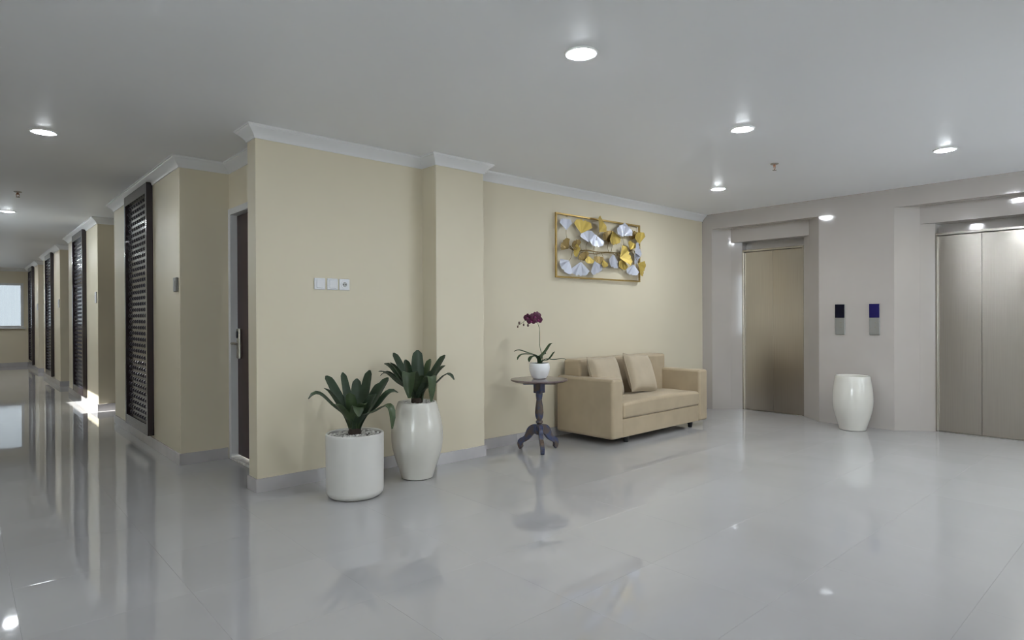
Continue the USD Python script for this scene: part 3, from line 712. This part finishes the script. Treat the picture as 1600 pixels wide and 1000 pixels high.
def flower(off, dep, z, size, yaw, tilt):
    c = np.array(loc2(off, dep, z)); R2, D2_ = np.array([*SR, 0]), np.array([*SD, 0])
    nrm = -D2_ * math.cos(yaw) + R2 * math.sin(yaw); nrm = nrm * math.cos(tilt) - np.array([0, 0, 1]) * math.sin(tilt)
    sx = np.cross([0, 0, 1], nrm); sx /= np.linalg.norm(sx); sy = np.cross(nrm, sx)
    ms = []
    for a, L, w in ((90, .9, .38), (210, .9, .36), (330, .9, .36), (5, 1.0, .62), (175, 1.0, .62)):
        a = math.radians(a); ms.append(petal(c, sx * math.cos(a) + sy * math.sin(a) + nrm * .12, nrm, size * L, size * w, oc, 'petal'))
    fo = obj('flower', cat(ms), 'petal', oc, smooth=60)
    lip = trimesh.creation.icosphere(2, size * .2); lip.vertices *= (1, 1, 1.2); lip.apply_translation(c + nrm * size * .15 - sy * size * .12)
    obj('lip', lip, 'petal_lip', fo, smooth=True)
for fl_ in [(-.045, -.03, .575, .050, .2, .1), (-.105, -.02, .565, .045, -.5, .1), (-.012, -.02, .545, .046, .5, .15), (-.075, -.04, .535, .044, -.1, .25), (-.02, .0, .585, .044, .6, -.1)]: flower(*fl_)
for (o, z, s) in ((-.105, .495, .012), (-.145, .50, .010), (-.185, .517, .011), (-.20, .483, .009)):
    b_ = trimesh.creation.icosphere(2, s); b_.vertices *= (.8, .8, 1.2); b_.apply_translation(loc2(o, -.01, z)); obj('bud', b_, 'bud', oc, smooth=True)
    obj('bud_stalk', tube([loc2(o, -.01, z), loc2(o * .9 - .012, -.01, z + (.535 - z) * .95)], .0014, 6), 'stem_green', oc)

# ------------------------------------------------------------------ framed metal wall art
art = thing('framed_wall_art', 'metal wall art of gold and silver ginkgo leaves in thin gold frame above sofa', 'wall art', (4.587, YW, 1.648))
AW, AH = 1.445, .675
fb = .009
for n_, b_ in (('frame_rail', (0, AW, -.045, -.025, 0, 2 * fb)), ('frame_rail', (0, AW, -.045, -.025, AH - 2 * fb, AH)), ('frame_stile', (0, 2 * fb, -.045, -.025, 2 * fb, AH - 2 * fb)), ('frame_stile', (AW - 2 * fb, AW, -.045, -.025, 2 * fb, AH - 2 * fb))):
    obj(n_, cbox(*b_, .002), 'gold_frame', art)
for x in (.2, AW - .2):
    obj('wall_peg', cbox(x - .008, x + .008, -.03, 0, AH - .02, AH - .004, .001), 'gold_frame', art)
LV = [(4.721, 2.216, 0.12, 's', 95), (4.969, 2.213, 0.145, 'g', 80), (5.258, 2.246, 0.161, 'g', 60), (5.049, 2.113, 0.124, 's', 100), (5.18, 2.065, 0.142, 's', 270), (5.408, 2.139, 0.128, 'b', 110), (5.504, 2.119, 0.153, 'g', 280), (5.602, 2.213, 0.131, 's', 120), (5.74, 2.235, 0.138, 's', 60), (5.962, 2.172, 0.135, 'g', 100), (5.866, 2.198, 0.11, 'b', 80), (5.825, 2.068, 0.097, 'g', 70), (5.921, 2.021, 0.116, 's', 30), (5.944, 1.94, 0.11, 's', 330), (5.7, 1.939, 0.156, 'g', 20), (5.676, 1.842, 0.132, 'g', 260), (5.84, 1.778, 0.121, 's', 260), (5.992, 1.81, 0.148, 'g', 320), (5.495, 1.86, 0.153, 's', 260), (5.32, 1.822, 0.087, 'g', 280), (5.256, 1.865, 0.098, 'b', 90), (5.185, 1.769, 0.137, 's', 290), (5.054, 1.848, 0.084, 'g', 270), (4.994, 1.889, 0.095, 'b', 120), (4.913, 1.742, 0.144, 's', 265), (4.725, 1.772, 0.136, 's', 230), (4.875, 1.948, 0.094, 'g', 200), (4.842, 2.003, 0.105, 'b', 110), (4.707, 1.993, 0.103, 'b', 140)]
BR = [(4.80, 1.99), (4.945, 1.945), (5.08, 1.963), (5.219, 1.955), (5.449, 1.966), (5.628, 1.967), (5.799, 1.999), (5.927, 2.096)]
bp = np.array([(x - 4.587, -.040, z - 1.648) for x, z in BR])
bc = spline(bp, 60)
obj('branch', tube(bc, .006, 8), 'bronze_metal', art, smooth=60)
obj('branch', tube(spline(bp + np.array([[0, .006, -.02 + .012 * math.sin(2.0 * i)] for i in range(len(bp))]), 60), .004, 8), 'bronze_metal', art, smooth=60)
lg = np.random.default_rng(11)
for i, (x, z, s, c, a) in enumerate(LV):
    a = math.radians(a); s *= 1.08
    y = -.050 - .035 * ((i * 7) % 5) / 4
    ctr = np.array([x - 4.587, y, z - 1.648])
    ax = np.array([math.cos(a), 0, math.sin(a)]); sd = np.array([-math.sin(a), 0, math.cos(a)]); nr = np.array([0, -1.0, 0])
    tl, tw = lg.uniform(-.22, .22), lg.uniform(-.30, .30)
    ax = ax * math.cos(tl) + nr * math.sin(tl); sd = sd * math.cos(tw) + nr * math.sin(tw)
    apex = ctr - ax * s * .55; rows = []
    phis = np.linspace(-1, 1, 21) * .92
    for r in np.linspace(.04, 1, 8):
        rows.append([apex + (ax * math.cos(p) + sd * math.sin(p)) * s * r * (1.03 - .20 * math.exp(-(p / .10) ** 2) * r + .04 * math.cos(11 * p) * r - .06 * abs(p))
                     + np.cross(ax, sd) * s * (.09 * r * abs(p) * 1.6 + .02 * r * math.cos(11 * p)) for p in phis])
    obj('ginkgo_leaf', shell(rows, .0015), {'s': 'silver_metal', 'g': 'gold_metal', 'b': 'bronze_metal'}[c], art, smooth=60)
    j = np.argmin(np.linalg.norm((bc - apex)[:, [0, 2]], axis=1))
    q = bc[j]; mid = (apex + q) / 2 + sd * .02
    obj('leaf_stem', tube(spline([q, mid, apex + ax * s * .1], 10), .0022, 6), 'bronze_metal', art, smooth=60)

# pot on the far sill
t = thing('flower_pot', 'small orange pot on the far window sill', 'flower pot', (-.02, YE - .05, WZ0))
obj('pot_body', lathe([(0, 0), (.07, 0), (.10, .12), (.11, .13), (.11, .16), (.095, .16), (.085, .13), (0, .12)], 24), 'terracotta', t)
obj('foliage', cat([trimesh.creation.icosphere(2, .07).apply_translation((dx, dy, .2 + dz)) for dx, dy, dz in ((0, 0, 0), (.05, 0, .04), (-.05, .0, .05), (0, -.03, .09))]), 'terracotta', t, smooth=True)
